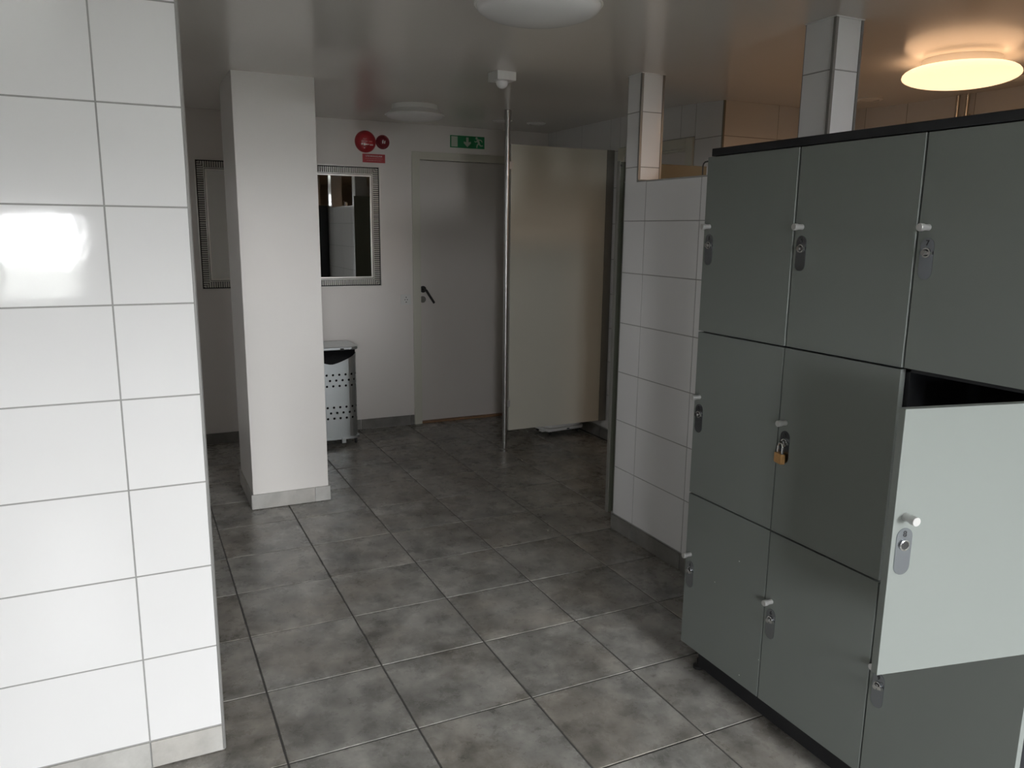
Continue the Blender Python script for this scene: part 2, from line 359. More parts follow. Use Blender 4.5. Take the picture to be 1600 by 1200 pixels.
# ------------------------------------------------------------------ right wall beyond the partition
D2a, D2b = 0.345, 1.030                             # door opening in y
d2t = 2.06
SY = 0.02                                           # outer corner toward the showers
bm = box(RX + .0011, RX + .12, D2b, YB + .05, 0, 2.36); bx(bm, RX + .0011, RX + .12, SY + .002, D2a, 0, 2.36); bx(bm, RX + .0011, RX + .12, D2a, D2b, d2t, 2.36); bx(bm, RX + .12, RX + .15, SY + .13, YB + .05, 0, 2.36)
wr = tag(obj('wall_right', bm, 'grout'), 'dim white tiled wall behind the low wall with a recessed door', 'wall', kind='structure')
zs = [SK] + [Z0 + DZ * k for k in range(1, 9)] + [2.345]
ysr = sorted(set([SY + .004, 0.272 if False else D2a, 0.417, 0.821, D2b, 1.225, 1.629, 2.033, YB]))
def rskip(a, b): return (D2a - .07 < a < D2b + .07) and b < d2t + .06
def rtiles(y_list, z_list): tiles(wr, y_list, z_list, lambda a, b: (RX, a, b), WEST, 'wall_tile', tilt=0.001)
rtiles([SY + .006, D2a - .072], zs); rtiles([D2b + .072, 1.225, 1.629, 2.033, YB - .002], zs)
rtiles([D2a - .072, 0.417, 0.821, D2b + .072], [d2t + .063, 2.345])
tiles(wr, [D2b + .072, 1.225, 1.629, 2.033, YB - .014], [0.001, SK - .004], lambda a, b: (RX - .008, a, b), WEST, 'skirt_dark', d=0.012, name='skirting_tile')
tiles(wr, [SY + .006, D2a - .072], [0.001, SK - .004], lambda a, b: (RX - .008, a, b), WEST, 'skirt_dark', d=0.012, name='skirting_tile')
obj('corner_trim', box(RX - .003, RX + .010, SY - .003, SY + .006, 0.002, 2.33), 'panel_edge', wr)
d2 = tag(empty('door_2', (RX, (D2a + D2b) / 2, 0)), 'pale olive door frame set in the tiled wall behind the low wall', 'door', kind='structure')
a_, b_ = D2a - (D2a + D2b) / 2, D2b - (D2a + D2b) / 2
obj('door_leaf', box(0.045, 0.085, a_ + .003, b_ - .003, 0.015, d2t - .003), 'door', d2)
bm = box(-0.014, 0.004, a_ - .07, a_, 0, d2t + .06); bx(bm, -0.014, 0.004, b_, b_ + .07, 0, d2t + .06); bx(bm, -0.014, 0.004, a_, b_, d2t, d2t + .06)
obj('casing', bm, 'casing', d2, bevel=0.002)
bm = box(0.0042, 0.11, a_ - .001, a_ + .012, 0, d2t); bx(bm, 0.0042, 0.11, b_ - .012, b_ + .001, 0, d2t); bx(bm, 0.0042, 0.11, a_ + .012, b_ - .012, d2t - .012, d2t + .001)
obj('door_frame', bm, 'casing', d2)

# shower end wall (faces the camera side) and far shower wall
ws = tag(obj('wall_shower_end', box(RX + .005, XR, SY + .0011, SY + .12, 0, 2.34), 'grout'), 'tiled shower end wall tinted brown by the warm lamp', 'wall', kind='structure')
tiles(ws, [RX + .010, 3.262, 3.666, XR - .002], zs[:-1] + [2.335], lambda a, b: (a, SY, b), FRONT, 'wall_tile', tilt=0.001)
wf = tag(obj('wall_shower_side', box(XR + .0011, XR + .12, REAR_Y, SY + .12, 0, 2.34), 'grout'), 'far shower wall with vertical pipes lit by the warm lamp', 'wall', kind='structure')
tiles(wf, [-3.73, -3.33, -2.92, -2.52, -2.12, -1.715, -1.31, -0.905, -0.50, -0.215, SY - .002], [1.099, 1.3505, 1.602, 1.8535, 2.105, 2.30], lambda a, b: (XR, a, b), WEST, 'wall_tile', tilt=0.001)
for y, rr in ((-0.826, .011), (-0.880, .011)):
    pz = obj('shower_pipe', tube([(XR - .024, y, 0.9), (XR - .024, y, 1.6), (XR - .024, y, 2.276)], rr, 12), 'copper_pipe', smooth=True)
    tag(pz, 'thin chromed vertical pipe on the far shower wall, ' + ('nearer the white column' if y > -0.85 else 'farther from the white column'), 'pipe', 'riser pipes on the shower wall')
    for z in (1.2, 2.16): obj('pipe_clip', box(XR - .026, XR + .001, y - .012, y + .012, z, z + .015), 'copper_pipe', pz)

# ------------------------------------------------------------------ low tiled wall with two columns
HY0, HY1, HT = -0.405, REAR_Y + .02, 1.785
HW = 0.128
bm = box(HX + .0011, HX + HW, HY1, HY0 - .003, 0, HT); bx(bm, HX + .0011, HX + HW, HY1, -2.72, HT, 2.30)  # unseen rear stretch raised full height to block daylight from the showers
wh = tag(obj('wall_half', bm, 'grout'), 'low white tiled wall behind the lockers with columns rising from it', 'wall', kind='structure')
zh = [SK] + [Z0 + DZ * k for k in range(1, 7)] + [HT - .001]
tiles(wh, [-0.590, HY0 - .008], zh[:-1], lambda a, b: (HX, a, b), WEST, 'wall_tile', tilt=0.001)
jj = .0021; ya_, yb_, yc_ = -0.590 + jj, -0.522, HY0 - .008 - jj     # the tile cut round the foot of the column
obj('tile', prism([(ya_, 1.6015 + jj), (yc_, 1.6015 + jj), (yc_, 1.8535 - jj), (yb_ + .009, 1.8535 - jj), (yb_ + .009, HT - .002), (ya_, HT - .002)], HX, HX + .007, 'X'), 'wall_tile', wh)
ysh = [-0.590 - 0.404 * k for k in range(0, 5)][::-1]
tiles(wh, ysh, zh, lambda a, b: (HX, a, b), WEST, 'wall_tile', tilt=0.001)
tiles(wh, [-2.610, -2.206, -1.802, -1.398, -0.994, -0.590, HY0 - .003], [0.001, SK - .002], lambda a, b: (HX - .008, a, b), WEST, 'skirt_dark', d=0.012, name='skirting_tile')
obj('cap_trim', box(HX + .0012, HX + HW + .001, -2.72, HY0, HT - .001, HT + .004), 'trim', wh)
def column(ya, yb, name, label, cut=False):
    zt = ceil_z((ya + yb) / 2) + .01
    c = tag(obj(name, box(HX + .0011, HX + HW, ya + .002, yb, HT + .004, zt), 'grout'), label, 'column', kind='structure')
    zc = [HT + .005, 1.8535, 2.105, zt - .012]
    tiles(c, [ya + .008, yb - .002], zc[1:] if cut else zc, lambda a, b: (HX, a, b), WEST, 'wall_tile', tilt=0.001)
    tiles(c, [HX + .010, HX + HW - .008], zc, lambda a, b: (a, ya, b), FRONT, 'wall_tile', tilt=0.001)
    obj('corner_trim', box(HX - .002, HX + .010, ya - .002, ya + .009, HT - .001, zt - .013), 'dark_trim', c)
    obj('edge_trim', box(HX + HW - .008, HX + HW + .002, ya - .0015, ya + .006, HT + .004, zt - .013), 'dark_trim', c)
    obj('base_trim', box(HX - .001, HX + HW, ya - .006, ya + .002, HT + .004, HT + .010), 'panel_edge', c)
    bm = box(HX - .004, HX + HW + .003, ya - .004, yb + .002, zt - .014, zt - .0105)
    obj('sealant_line', bm, 'white_plastic', c)
column(-0.522, HY0 - .003, 'tiled_column', 'narrow white tiled column at the far end of the low wall', True)
column(-1.657, -1.520, 'tiled_column', 'wider white tiled column rising behind the lockers beside the lit lamp')

# grey shower partition fixed to the far end of the low wall
sp_ = tag(empty('shower_partition', (HX, HY0 + .02, 0)), 'grey-olive shower partition panel edge at the far end of the low wall', 'partition')
obj('panel', box(-0.022, 0.90, -0.012, 0.006, SK + .004, 1.885), 'olive', sp_, bevel=0.002)
obj('edge_profile', box(-0.026, -0.022, -0.016, 0.010, SK + .004, 1.888), 'panel_edge', sp_)
obj('hinge', box(-0.024, -0.014, -0.0165, -0.012, 1.862, 1.872), 'rubber', sp_)
for x in (0.02, 0.86): obj('foot', cyl(.012, 0.0005, SK + .006, 14, off=(x, -.003, 0)), 'alu', sp_, smooth=True)

# ------------------------------------------------------------------ white pillar
pil = tag(obj('pillar', box(0.213, 0.632, 0.640, 1.170, 0, ceil_z(0.9) + .02), 'pillar', bevel=0.003), 'square white plastered pillar standing free in the room', 'pillar', kind='structure')
tiles(pil, [0.203, 0.552, 0.642], [0.001, 0.090], lambda a, b: (a, 0.630, b), FRONT, 'skirt_tile', d=0.011, name='skirting_tile')
tiles(pil, [0.631, 0.83, 1.170], [0.001, 0.090], lambda a, b: (0.203, a, b), WEST, 'skirt_tile', d=0.011, name='skirting_tile')
tiles(pil, [0.631, 0.83, 1.170], [0.001, 0.090], lambda a, b: (0.642, a, b), EAST, 'skirt_tile', d=0.011, name='skirting_tile')

# ------------------------------------------------------------------ walls outside the picture
tag(obj('wall_outer', box(XL - .12, XL, REAR_Y - .1, LY + .16, 0, 2.40), 'grey_paint'), 'grey painted side wall left of the photographer', 'wall', kind='structure')
ya, yb, za, zb = SLIT
bm = box(XL - .12, XL, LY + .16, ya, 0, 2.40); bx(bm, XL - .12, XL, yb, YB + .12, 0, 2.40); bx(bm, XL - .12, XL, ya, yb, 0, za); bx(bm, XL - .12, XL, ya, yb, zb, 2.40)
w3 = tag(empty('window_3', (XL - .06, (ya + yb) / 2, za)), 'small made-up window added to brighten the alcove', 'window', kind='structure')  # invented opening, lets extra daylight into the alcove
hw, hh = (yb - ya) / 2, zb - za
bm2 = box(-.02, .02, -hw, hw, 0, .012); bx(bm2, -.02, .02, -hw, hw, hh - .012, hh); bx(bm2, -.02, .02, -hw, -hw + .012, .012, hh - .012); bx(bm2, -.02, .02, hw - .012, hw, .012, hh - .012)
obj('window_frame', bm2, 'white_plastic', w3); obj('pane', box(-.003, .003, -hw + .012, hw - .012, .012, hh - .012), 'glass', w3)
tag(obj('wall_alcove', bm, 'wall_tile'), 'off-white side wall of the area behind the left tiled wall', 'wall', kind='structure')
bm = bmesh.new(); xe = XL - .1
for x0, x1, z0, z1 in WINS:
    bx(bm, xe, x0, REAR_Y - .24, REAR_Y, 0, 2.36); bx(bm, x0, x1, REAR_Y - .24, REAR_Y, 0, z0); bx(bm, x0, x1, REAR_Y - .24, REAR_Y, z1, 2.36); xe = x1
bx(bm, xe, XR + .1, REAR_Y - .24, REAR_Y, 0, 2.36)
tag(obj('wall_rear', bm, 'grey_paint'), 'grey painted wall with the windows behind the photographer', 'wall', kind='structure')
for k, (x0, x1, z0, z1) in enumerate(WINS):
    w1 = tag(empty('window_%d' % (k + 1), ((x0 + x1) / 2, REAR_Y - .1, z0)), ('small window behind the photographer', 'tall glazed opening behind the photographer')[k], 'window', kind='structure')
    hw, hh = (x1 - x0) / 2, z1 - z0
    bm = box(-hw, hw, -.03, .03, 0, .04); bx(bm, -hw, hw, -.03, .03, hh - .04, hh); bx(bm, -hw, -hw + .04, -.03, .03, .04, hh - .04); bx(bm, hw - .04, hw, -.03, .03, .04, hh - .04)
    obj('window_frame', bm, 'white_plastic', w1)
    obj('pane', box(-hw + .04, hw - .04, -.003, .003, .04, hh - .04), 'glass', w1)
bm = box(-40, 40, -60, REAR_Y - .25, -0.45, -0.35); bx(bm, -40, XL - .13, REAR_Y - .25, 30, -0.45, -0.35)
tag(obj('ground', bm, 'ground'), 'asphalt ground outside the window', 'ground', kind='structure')

bm = box(-0.2, 16, -13.4, -13, -0.35, 1.75); bx(bm, -0.3, 16.1, -13.5, -12.9, 1.75, 1.83); bx(bm, -0.23, 16.03, -13.43, -12.97, -0.35, 0.1)  # unseen wall put in to cut low sky light through the glazing
tag(obj('added_sky_block_wall', bm, 'grey_paint'), 'unseen grey wall added outside to block low sky light', 'wall', kind='structure')

# ------------------------------------------------------------------ lockers
LFX = 1.380
LY_ = [-1.668, -2.060, -2.452, -2.846]              # column edges (y, far to near)
LZ = [0.105, 0.667, 1.229, 1.790]                   # row edges
lk = tag(empty('locker_cabinet', (LFX, -1.668, 0)), 'bank of nine grey-green lockers with black top and plinth', 'locker')
def LP(x, y, z): return (x - LFX, y + 1.668, z)
TH = 0.018; CX0 = LFX + TH + .003; CX1 = HX - .012
bm = bmesh.new(); t = 0.009
def lbx(x0, x1, y0, y1, z0, z1): bx(bm, x0 - LFX, x1 - LFX, y0 + 1.668, y1 + 1.668, z0, z1)
for i, y in enumerate(LY_):
    a = y - t if i else y - 2 * t - .004; b = y + t if i < 3 else y + 2 * t + .002
    if i == 0: a, b = y - .020, y - .004
    if i == 3: a, b = y + .004, y + .020
    lbx(CX0, CX1, a, b, LZ[0] + .002, LZ[3])
for z in LZ[:3]: lbx(CX0, CX1, LY_[3] + .020, LY_[0] - .020, z - t if z > .2 else z + .002, z + t)
lbx(CX1 - .008, CX1, LY_[3] + .004, LY_[0] - .004, LZ[0] + .002, LZ[3])
obj('carcass', bm, 'black', lk)
bm = bmesh.new(); lbx(LFX + .004, CX1 + .004, LY_[3] + .001, LY_[0] - .014, LZ[3] + .0005, LZ[3] + .024)
obj('top_board', bm, 'black', lk, bevel=0.0015)
bm = bmesh.new(); lbx(LFX + .045, CX1 - .03, LY_[3] + .02, LY_[0] - .05, 0.022, LZ[0] + .002)
obj('plinth', bm, 'black', lk)
for y in (LY_[0] - .032, LY_[1], LY_[2], LY_[3] + .04):
    for x in (LFX + (.062 if y > -1.8 else .095), CX1 - .06):
        obj('foot', lathe([(0, 0.0005), (.019, 0.0005), (.019, .010), (.015, .014), (.006, .016), (.006, .036), (0, .036)], 18, off=LP(x, y, 0)), 'rubber', lk, smooth=True)

KN = lathe([(0, 0), (.0078, 0), (.0074, .006), (.0074, .014), (.0092, .020), (.0092, .031), (.0086, .0318), (0, .0318)], 24, axis='X')   # +X out of the door
bmesh.ops.scale(KN, vec=(-1, 1, 1), verts=KN.verts)
knob_me = bpy.data.meshes.new('knob'); bmesh.ops.recalc_face_normals(KN, faces=KN.faces); KN.to_mesh(knob_me); KN.free(); knob_me.materials.append(M['alu'])
for p in knob_me.polygons: p.use_smooth = True
knob_me.set_sharp_from_angle(angle=math.radians(30))
pb = prism(stadium(.036, .098), -0.0016, 0.0, 'X'); plate_me = bpy.data.meshes.new('lock_plate'); bmesh.ops.recalc_face_normals(pb, faces=pb.faces); pb.to_mesh(plate_me); pb.free(); plate_me.materials.append(M['plate'])
rb = lathe([(.0095, 0), (.0115, -.001), (.0115, -.0035), (.0095, -.0045), (.0082, -.0035), (.0082, -.0005)], 24, axis='X')
ring_me = bpy.data.meshes.new('lock_collar'); bmesh.ops.recalc_face_normals(rb, faces=rb.faces); rb.to_mesh(ring_me); rb.free(); ring_me.materials.append(M['steel'])
cb = lathe([(0, -.0002), (.0095, -.0002), (.0095, -.0022), (0, -.0022)], 20, axis='X')
core_me = bpy.data.meshes.new('lock_core'); bmesh.ops.recalc_face_normals(cb, faces=cb.faces); cb.to_mesh(core_me); cb.free(); core_me.materials.append(M['rubber'])
hb = cyl(.0062, -.013, -.001, 16, axis='X'); bx(hb, -.010, -.002, -.017, -.004, -.0035, .0035)
hasp_me = bpy.data.meshes.new('lock_tongue'); bmesh.ops.recalc_face_normals(hb, faces=hb.faces); hb.to_mesh(hasp_me); hb.free(); hasp_me.materials.append(M['steel'])

def locker_door(num, col, row, angle=0.0, hasp=True):
    ya, yb = LY_[col], LY_[col + 1]; zt, zb = LZ[3 - row], LZ[2 - row]
    g = 0.0024
    w = (ya - yb) - 2 * g; hgt = (zt - zb) - 2 * g
    # origin on the hinge edge (near side); local +Y runs to the free edge, front faces -X
    bm = box(0, TH, 0, w, 0, hgt)
    d = obj('door', bm, 'locker', lk, loc=LP(LFX, yb + g, zb + g), rot=(0, 0, angle), bevel=0.0009)
    d['label'] = 'grey-green locker door number %d%s' % (num, ', swung open' if angle > 0.5 else '')
    kz = zt - .222 - zb; yk = w - .0255
    def add(me, loc, nm, **kw):
        o = bpy.data.objects.new(nm, me); C.objects.link(o); o.parent = d; o.location = loc
        return o
    add(knob_me, (0, yk, kz), 'knob')
    add(plate_me, (0, yk - .003, kz - .073), 'lock_plate')
    add(ring_me, (-.0016, yk - .003, kz - .059), 'lock_collar')
    add(core_me, (-.0016, yk - .003, kz - .059), 'lock_core')
    if hasp: add(hasp_me, (-.0018, yk - .003, kz - .059), 'lock_tongue')
    tm = text_mesh(str(num), .0175, .0003); tm.materials.append(M['ink'])
    n_ = bpy.data.objects.new('number', tm); C.objects.link(n_); n_.parent = d
    n_.location = (-.0020, yk - .003, kz - .0365)
    n_.matrix_local = Matrix.Translation(n_.location) @ Matrix(((0, 0, -1, 0), (-1, 0, 0, 0), (0, 1, 0, 0), (0, 0, 0, 1)))
    if row == 1 and col == 1: return d, yk - .003, kz - .059
    return d
num = 0; pl = None
for col in range(3):
    for row in range(3):
        num += 1
        if num == 8: locker_door(8, col, row, angle=math.radians(78.2), hasp=False)
        elif num == 5: pl = locker_door(5, col, row)
        else: locker_door(num, col, row, angle=-0.0075 if num in (4, 7) else 0.0)
# padlock hanging from locker five
d5, py_, pz_ = pl
px, pyy, pzz = LFX - .012, LY_[2] + .0024 + py_ + .004, LZ[1] + .0024 + pz_
pk = tag(empty('padlock', (px, pyy, pzz - .062)), 'small brass padlock hanging on locker five', 'padlock')
pk.rotation_euler = (0, 0, math.radians(-14))
obj('lock_body', prism(rrect(-.0195, .0195, 0, .030, .003, 3), -.0075, .0065, 'X'), 'brass', pk, bevel=0.0012)
arc = [(0, -.0125, .024), (0, -.0125, .046)] + [(0, -.0125 * math.cos(PI * k / 10), .046 + .0145 * math.sin(PI * k / 10)) for k in range(1, 10)] + [(0, .0125, .046), (0, .0125, .024)]
obj('shackle', tube(arc, .0030, 10), 'steel', pk, smooth=True)

# ------------------------------------------------------------------ partition screen with pole
ps = tag(empty('partition_screen', (2.010, 1.176, 0)), 'beige partition panel with a steel floor-to-ceiling pole', 'partition')
obj('panel', box(0.024, 0.775, -0.011, 0.011, 0.150, 2.112), 'panel', ps, bevel=0.002)
obj('wall_channel', box(0.775, RX - 2.010 - .001, -0.016, 0.016, 0.150, 2.112), 'panel_edge', ps)
bm = cyl(.0185, 0.004, ceil_z(1.176) - .001, 24); obj('pole', bm, 'chrome', ps, smooth=True)
obj('ceiling_collar', lathe([(.0186, 2.265), (.023, 2.265), (.023, ceil_z(1.176) - .001), (.0186, ceil_z(1.176) - .001)], 24), 'chrome', ps, smooth=True)
obj('floor_collar', lathe([(0, .0005), (.024, .0005), (.024, .012), (.0187, .016), (.0187, .03)], 24), 'chrome', ps, smooth=True)
for z in (0.32, 1.95): obj('panel_clamp', box(0.012, 0.034, -0.014, 0.014, z, z + .05), 'alu', ps)

# ------------------------------------------------------------------ mirrors
def mirror(x0, x1, z0, z1, label):
    w, hgt = x1 - x0, z1 - z0
    m = tag(empty('wall_mirror', ((x0 + x1) / 2, YB, z0)), label, 'mirror', 'silver framed mirrors on the back wall')
    a = w / 2
    def ring(i0, i1, y0, y1, bm):
        """frame ring between insets i0 < i1"""
        bx(bm, -a + i0, a - i0, y0, y1, i0, i1); bx(bm, -a + i0, a - i0, y0, y1, hgt - i1, hgt - i0)
        bx(bm, -a + i0, -a + i1, y0, y1, i1, hgt - i1); bx(bm, a - i1, a - i0, y0, y1, i1, hgt - i1)
        return bm
    obj('backing', ring(0.006, 0.075, -.016, -.001, bmesh.new()), 'frame_dark', m)
    obj('outer_lip', ring(0, 0.006, -.030, -.001, bmesh.new()), 'silver', m, bevel=.0012)
    obj('inner_bead', ring(0.054, 0.060, -.023, -.0161, bmesh.new()), 'silver', m, bevel=.001)
    obj('glass_lip', ring(0.064, 0.075, -.021, -.0161, bmesh.new()), 'silver', m, bevel=.001)
    bm = bmesh.new(); p = 0.0150; i0, i1 = 0.014, 0.052
    def rib(cx, cz, horiz, l0, l1):
        # half round rib running across the frame width
        n = 5; ys_ = [(-.0052 * math.cos(PI * k / n), -.016 - .0095 * math.sin(PI * k / n)) for k in range(n + 1)]
        A = []; B = []
        for dx, y in ys_:
            if horiz: A.append(bm.verts.new((cx + l0, y, cz + dx))); B.append(bm.verts.new((cx + l1, y, cz + dx)))
            else: A.append(bm.verts.new((cx + dx, y, cz + l0))); B.append(bm.verts.new((cx + dx, y, cz + l1)))
        for k in range(n): bm.faces.new((A[k], A[k + 1], B[k + 1], B[k]))
        bm.faces.new(A); bm.faces.new(B)
    n = int((hgt - 2 * i0) / p); s0 = (hgt - n * p) / 2 + p / 2
    for k in range(n):
        z = s0 + k * p; e = max(0, min(i1 - i0, min(z, hgt - z) - i0))
        if e < .004: continue
        rib(-a + i0, z, True, 0, e); rib(a - i0, z, True, -e, 0)
    n = int((w - 2 * i0) / p); s0 = -(n * p) / 2 + p / 2
    for k in range(n):
        x = s0 + k * p; e = max(0, min(i1 - i0, a - abs(x) - i0))
        if e < .004: continue
        rib(x, i0, False, 0, e); rib(x, hgt - i0, False, -e, 0)
    rb_ = obj('ribs', bm, 'silver', m, smooth=True); rb_['kind'] = 'stuff'
    obj('mirror_glass', box(-a + .074, a - .074, -.014, -.004, .074, hgt - .074), 'mirror', m)
mx1, mz1 = W(1.426, 2.004); mz0 = W(0, 1.116)[1]; lx0 = W(0.131, 0)[0]
mirror(mx1 - .61, mx1, mz0, mz1, 'silver ribbed wall mirror right of the pillar above the bin')
mirror(lx0, lx0 + .61, mz0, mz1, 'silver ribbed wall mirror left of the pillar')

# ------------------------------------------------------------------ alarm devices, signs, socket
ax, az = W(1.327, 2.181); sx_, sz_ = W(1.458, 2.184)
ab = tag(empty('alarm_bell', (ax, YB, az)), 'large round red fire alarm bell on the back wall', 'alarm')
obj('bell_dome', lathe([(0, -.046), (.03, -.045), (.058, -.038), (.074, -.024), (.079, -.010), (.079, -.001), (0, -.001)], 40, axis='Y'), 'red', ab, smooth=True)
def flat_text(txt, size, wid, loc, m, parent, name):
    me = text_mesh(txt, size, .0003, wid); me.materials.append(M[m])
    o = bpy.data.objects.new(name, me); C.objects.link(o); o.parent = parent; o.location = loc; o.rotation_euler = (PI / 2, 0, 0)
    return o
bm = bmesh.new()
for xa, xb, z in ((-.028, .000, .018), (-.040, -.016, -.001), (-.012, .008, -.001), (.016, .040, -.001)): bx(bm, xa, xb, -.0475, -.045, z - .0018, z + .0018)
obj('fine_print', bm, 'pink_print', ab)
bm = bmesh.new()
for xa, xb, z, hh_ in ((-.040, -.030, -.020, .005), (-.024, -.012, -.023, .007), (-.010, .016, -.023, .003), (.022, .046, -.025, .004), (-.020, -.013, -.046, .005)): bx(bm, xa, xb, -.0478 if abs(z) < .03 else -.0405, -.036, z - hh_, z + hh_)
obj('print_marks', bm, 'print', ab)
bb = tag(empty('alarm_beacon', (sx_, YB, sz_)), 'small dark red round alarm beacon beside the big red bell', 'alarm')
obj('beacon_base', lathe([(.051, -.001), (.051, -.014), (.046, -.020), (.040, -.020), (.040, -.001)], 32, axis='Y'), 'dark_red', bb, smooth=True)
obj('beacon_lens', lathe([(0, -.036), (.016, -.035), (.030, -.030), (.0395, -.018), (.0395, -.002), (0, -.002)], 32, axis='Y'), 'dark_red', bb, smooth=True)
bm = bmesh.new(); prism([(-.010, -.012), (-.003, -.012), (-.001, .012), (-.006, .014), (-.012, .004)], -.0385, -.034, 'Y', bm); prism([(.004, -.013), (.010, -.013), (.013, .006), (.009, .010), (.004, .002)], -.0380, -.033, 'Y', bm)
obj('flash_tube', bm, 'print', bb)
s0x, s0z = W(1.304, 2.033); s1x, s1z = W(1.476, 2.095)
sg = tag(empty('alarm_sign', ((s0x + s1x) / 2, YB, s0z)), 'small red rectangular sign with white text under the alarm bell', 'sign')
ws_, hs_ = (s1x - s0x) / 2, s1z - s0z
obj('sign_plate', box(-ws_, ws_, -.004, -.0005, 0, hs_), 'red_sign', sg)
flat_text('UTRYMNINGSLARM', .0145, .98, (0, -.0044, hs_ * .74), 'print', sg, 'sign_title')
bm = bmesh.new(); xx = -ws_ * .76
for row, (a, b) in enumerate(((-.76, .76), (-.64, .70))):
    x = ws_ * a
    while x < ws_ * b:
        l = random.uniform(.008, .020); bx(bm, x, min(x + l, ws_ * b), -.0046, -.004, hs_ * (.47 - .22 * row) - .0016, hs_ * (.47 - .22 * row) + .0016); x += l + .004
obj('sign_fine_print', bm, 'pink_print', sg)
# exit sign
e0x, e0z = W(2.000, 2.1765); e1x, e1z = W(2.289, 2.268)
ew, eh = (e1x - e0x) / 2, e1z - e0z
ex = tag(empty('exit_sign', ((e0x + e1x) / 2, YB, e0z)), 'green emergency exit sign with arrow and running figure above the door', 'sign')
obj('sign_plate', box(-ew, ew, -.006, -.0005, 0, eh), 'green', ex)
obj('door_symbol', box(-ew + .008, -ew + .060, -.0072, -.006, .007, eh - .007), 'sign_pale', ex)
cx = -.002
obj('arrow_symbol', prism([(cx - .010, eh - .010), (cx + .010, eh - .010), (cx + .010, .044), (cx + .030, .050), (cx + .030, .036), (cx, .008), (cx - .030, .036), (cx - .030, .050), (cx - .010, .044)], -.0072, -.006, 'Y'), 'sign_pale', ex)
bm = bmesh.new(); fx = ew - .050
def limb(p0, p1, w0, w1):
    a = Vector((p1[0] - p0[0], p1[1] - p0[1])).normalized(); nx, nz = -a.y, a.x
    prism([(fx + p0[0] + nx * w0, p0[1] + nz * w0), (fx + p0[0] - nx * w0, p0[1] - nz * w0), (fx + p1[0] - nx * w1, p1[1] - nz * w1), (fx + p1[0] + nx * w1, p1[1] + nz * w1)], -.0072, -.006, 'Y', bm)
hd = [(fx - .018 + .009 * math.cos(2 * PI * k / 12), .078 + .009 * math.sin(2 * PI * k / 12)) for k in range(12)]
prism(hd, -.0072, -.006, 'Y', bm)
limb((-.010, .070), (.004, .038), .009, .008); limb((-.006, .066), (.020, .066), .004, .004); limb((.020, .066), (.032, .050), .004, .003)
limb((-.008, .058), (-.024, .050), .004, .004); limb((-.024, .050), (-.036, .054), .004, .003)
limb((.004, .038), (.016, .022), .006, .005); limb((.016, .022), (.036, .024), .005, .004)
limb((.002, .038), (-.012, .028), .006, .005); limb((-.012, .028), (-.016, .006), .005, .004)
obj('running_figure', bm, 'sign_pale', ex)
# socket
qx, qz = W(1.623, 1.005)
so = tag(empty('wall_socket', (qx, YB, qz)), 'white wall socket beside the back door handle', 'socket')
obj('socket_frame', prism(rrect(-.041, .041, -.041, .041, .006), -.010, -.0005, 'Y'), 'white_plastic', so, bevel=.001)
obj('socket_well', lathe([(.022, -.0125), (.019, -.0125), (.0185, -.0104), (0, -.0104)], 28, axis='Y'), 'white_plastic', so, smooth=True)
for x, z, rr in ((-.0095, 0, .0036), (.0095, 0, .0036), (0, .0185, .0042), (0, -.0185, .0042)):
    obj('contact_hole', cyl(rr, -.0130, -.0106, 12, axis='Y', off=(x, 0, z)), 'ink', so)

# ------------------------------------------------------------------ bin
BX0, BX1, BY0, BY1 = 0.735, 1.118, 1.770, 2.085
bn = tag(empty('waste_bin', ((BX0 + BX1) / 2, (BY0 + BY1) / 2, 0)), 'perforated galvanised waste bin with black liner behind the pillar', 'bin')
bw, bd = (BX1 - BX0) / 2, (BY1 - BY0) / 2
plan = rrect(-bw, bw, -bd, bd, .075, 8)[::-1]
per = [0.0]
for a, b in zip(plan, plan[1:] + plan[:1]): per.append(per[-1] + math.hypot(b[0] - a[0], b[1] - a[1]))
LEN = per[-1]
def at(s, inset=0.0):
    s %= LEN
    for k in range(len(plan)):
        if per[k + 1] >= s:
            a, b = plan[k], plan[(k + 1) % len(plan)]; q = (s - per[k]) / max(1e-9, per[k + 1] - per[k])
            x, y = a[0] + (b[0] - a[0]) * q, a[1] + (b[1] - a[1]) * q
            return x, y
def top_z(x, y):                                    # the front of the shell dips in a shallow curve
    if y > -bd * .55: return .672
    return .672 - .075 * max(0, 1 - abs(x / bw) ** 1.4)
bm = bmesh.new()
NC = round(LEN / .0445); pc = LEN / NC; hr = .0086
def plain(zf0, zf1, nseg=NC * 2):
    for k in range(nseg):
        s0_, s1_ = LEN * k / nseg, LEN * (k + 1) / nseg; A, B = at(s0_), at(s1_)
        q = [(A[0], A[1], zf0(*A)), (B[0], B[1], zf0(*B)), (B[0], B[1], zf1(*B)), (A[0], A[1], zf1(*A))]
        bm.faces.new([bm.verts.new(p) for p in q])
def holes(zc, dzz, ph):
    for k in range(NC):
        sc_ = (k + ph) * pc; out = []; inn = []
        for j in range(16):
            t = 2 * PI * j / 16; c, s = math.cos(t), math.sin(t); m_ = max(abs(c), abs(s))
            x, y = at(sc_ + c / m_ * pc / 2); out.append(bm.verts.new((x, y, zc + s / m_ * dzz / 2)))
            x, y = at(sc_ + c * hr); inn.append(bm.verts.new((x, y, zc + s * hr)))
        for j in range(16): bm.faces.new((out[j], out[(j + 1) % 16], inn[(j + 1) % 16], inn[j]))
R_ = .0405
for base in (0.204, 0.441):
    for q in range(3): holes(base + q * R_, R_, 0.5 * (q % 2))
cst = lambda v: (lambda x, y: v)
plain(cst(.062), cst(.204 - R_ / 2)); plain(cst(.204 + 2.5 * R_), cst(.441 - R_ / 2)); plain(cst(.441 + 2.5 * R_), top_z)
bmesh.ops.remove_doubles(bm, verts=bm.verts, dist=.0002)
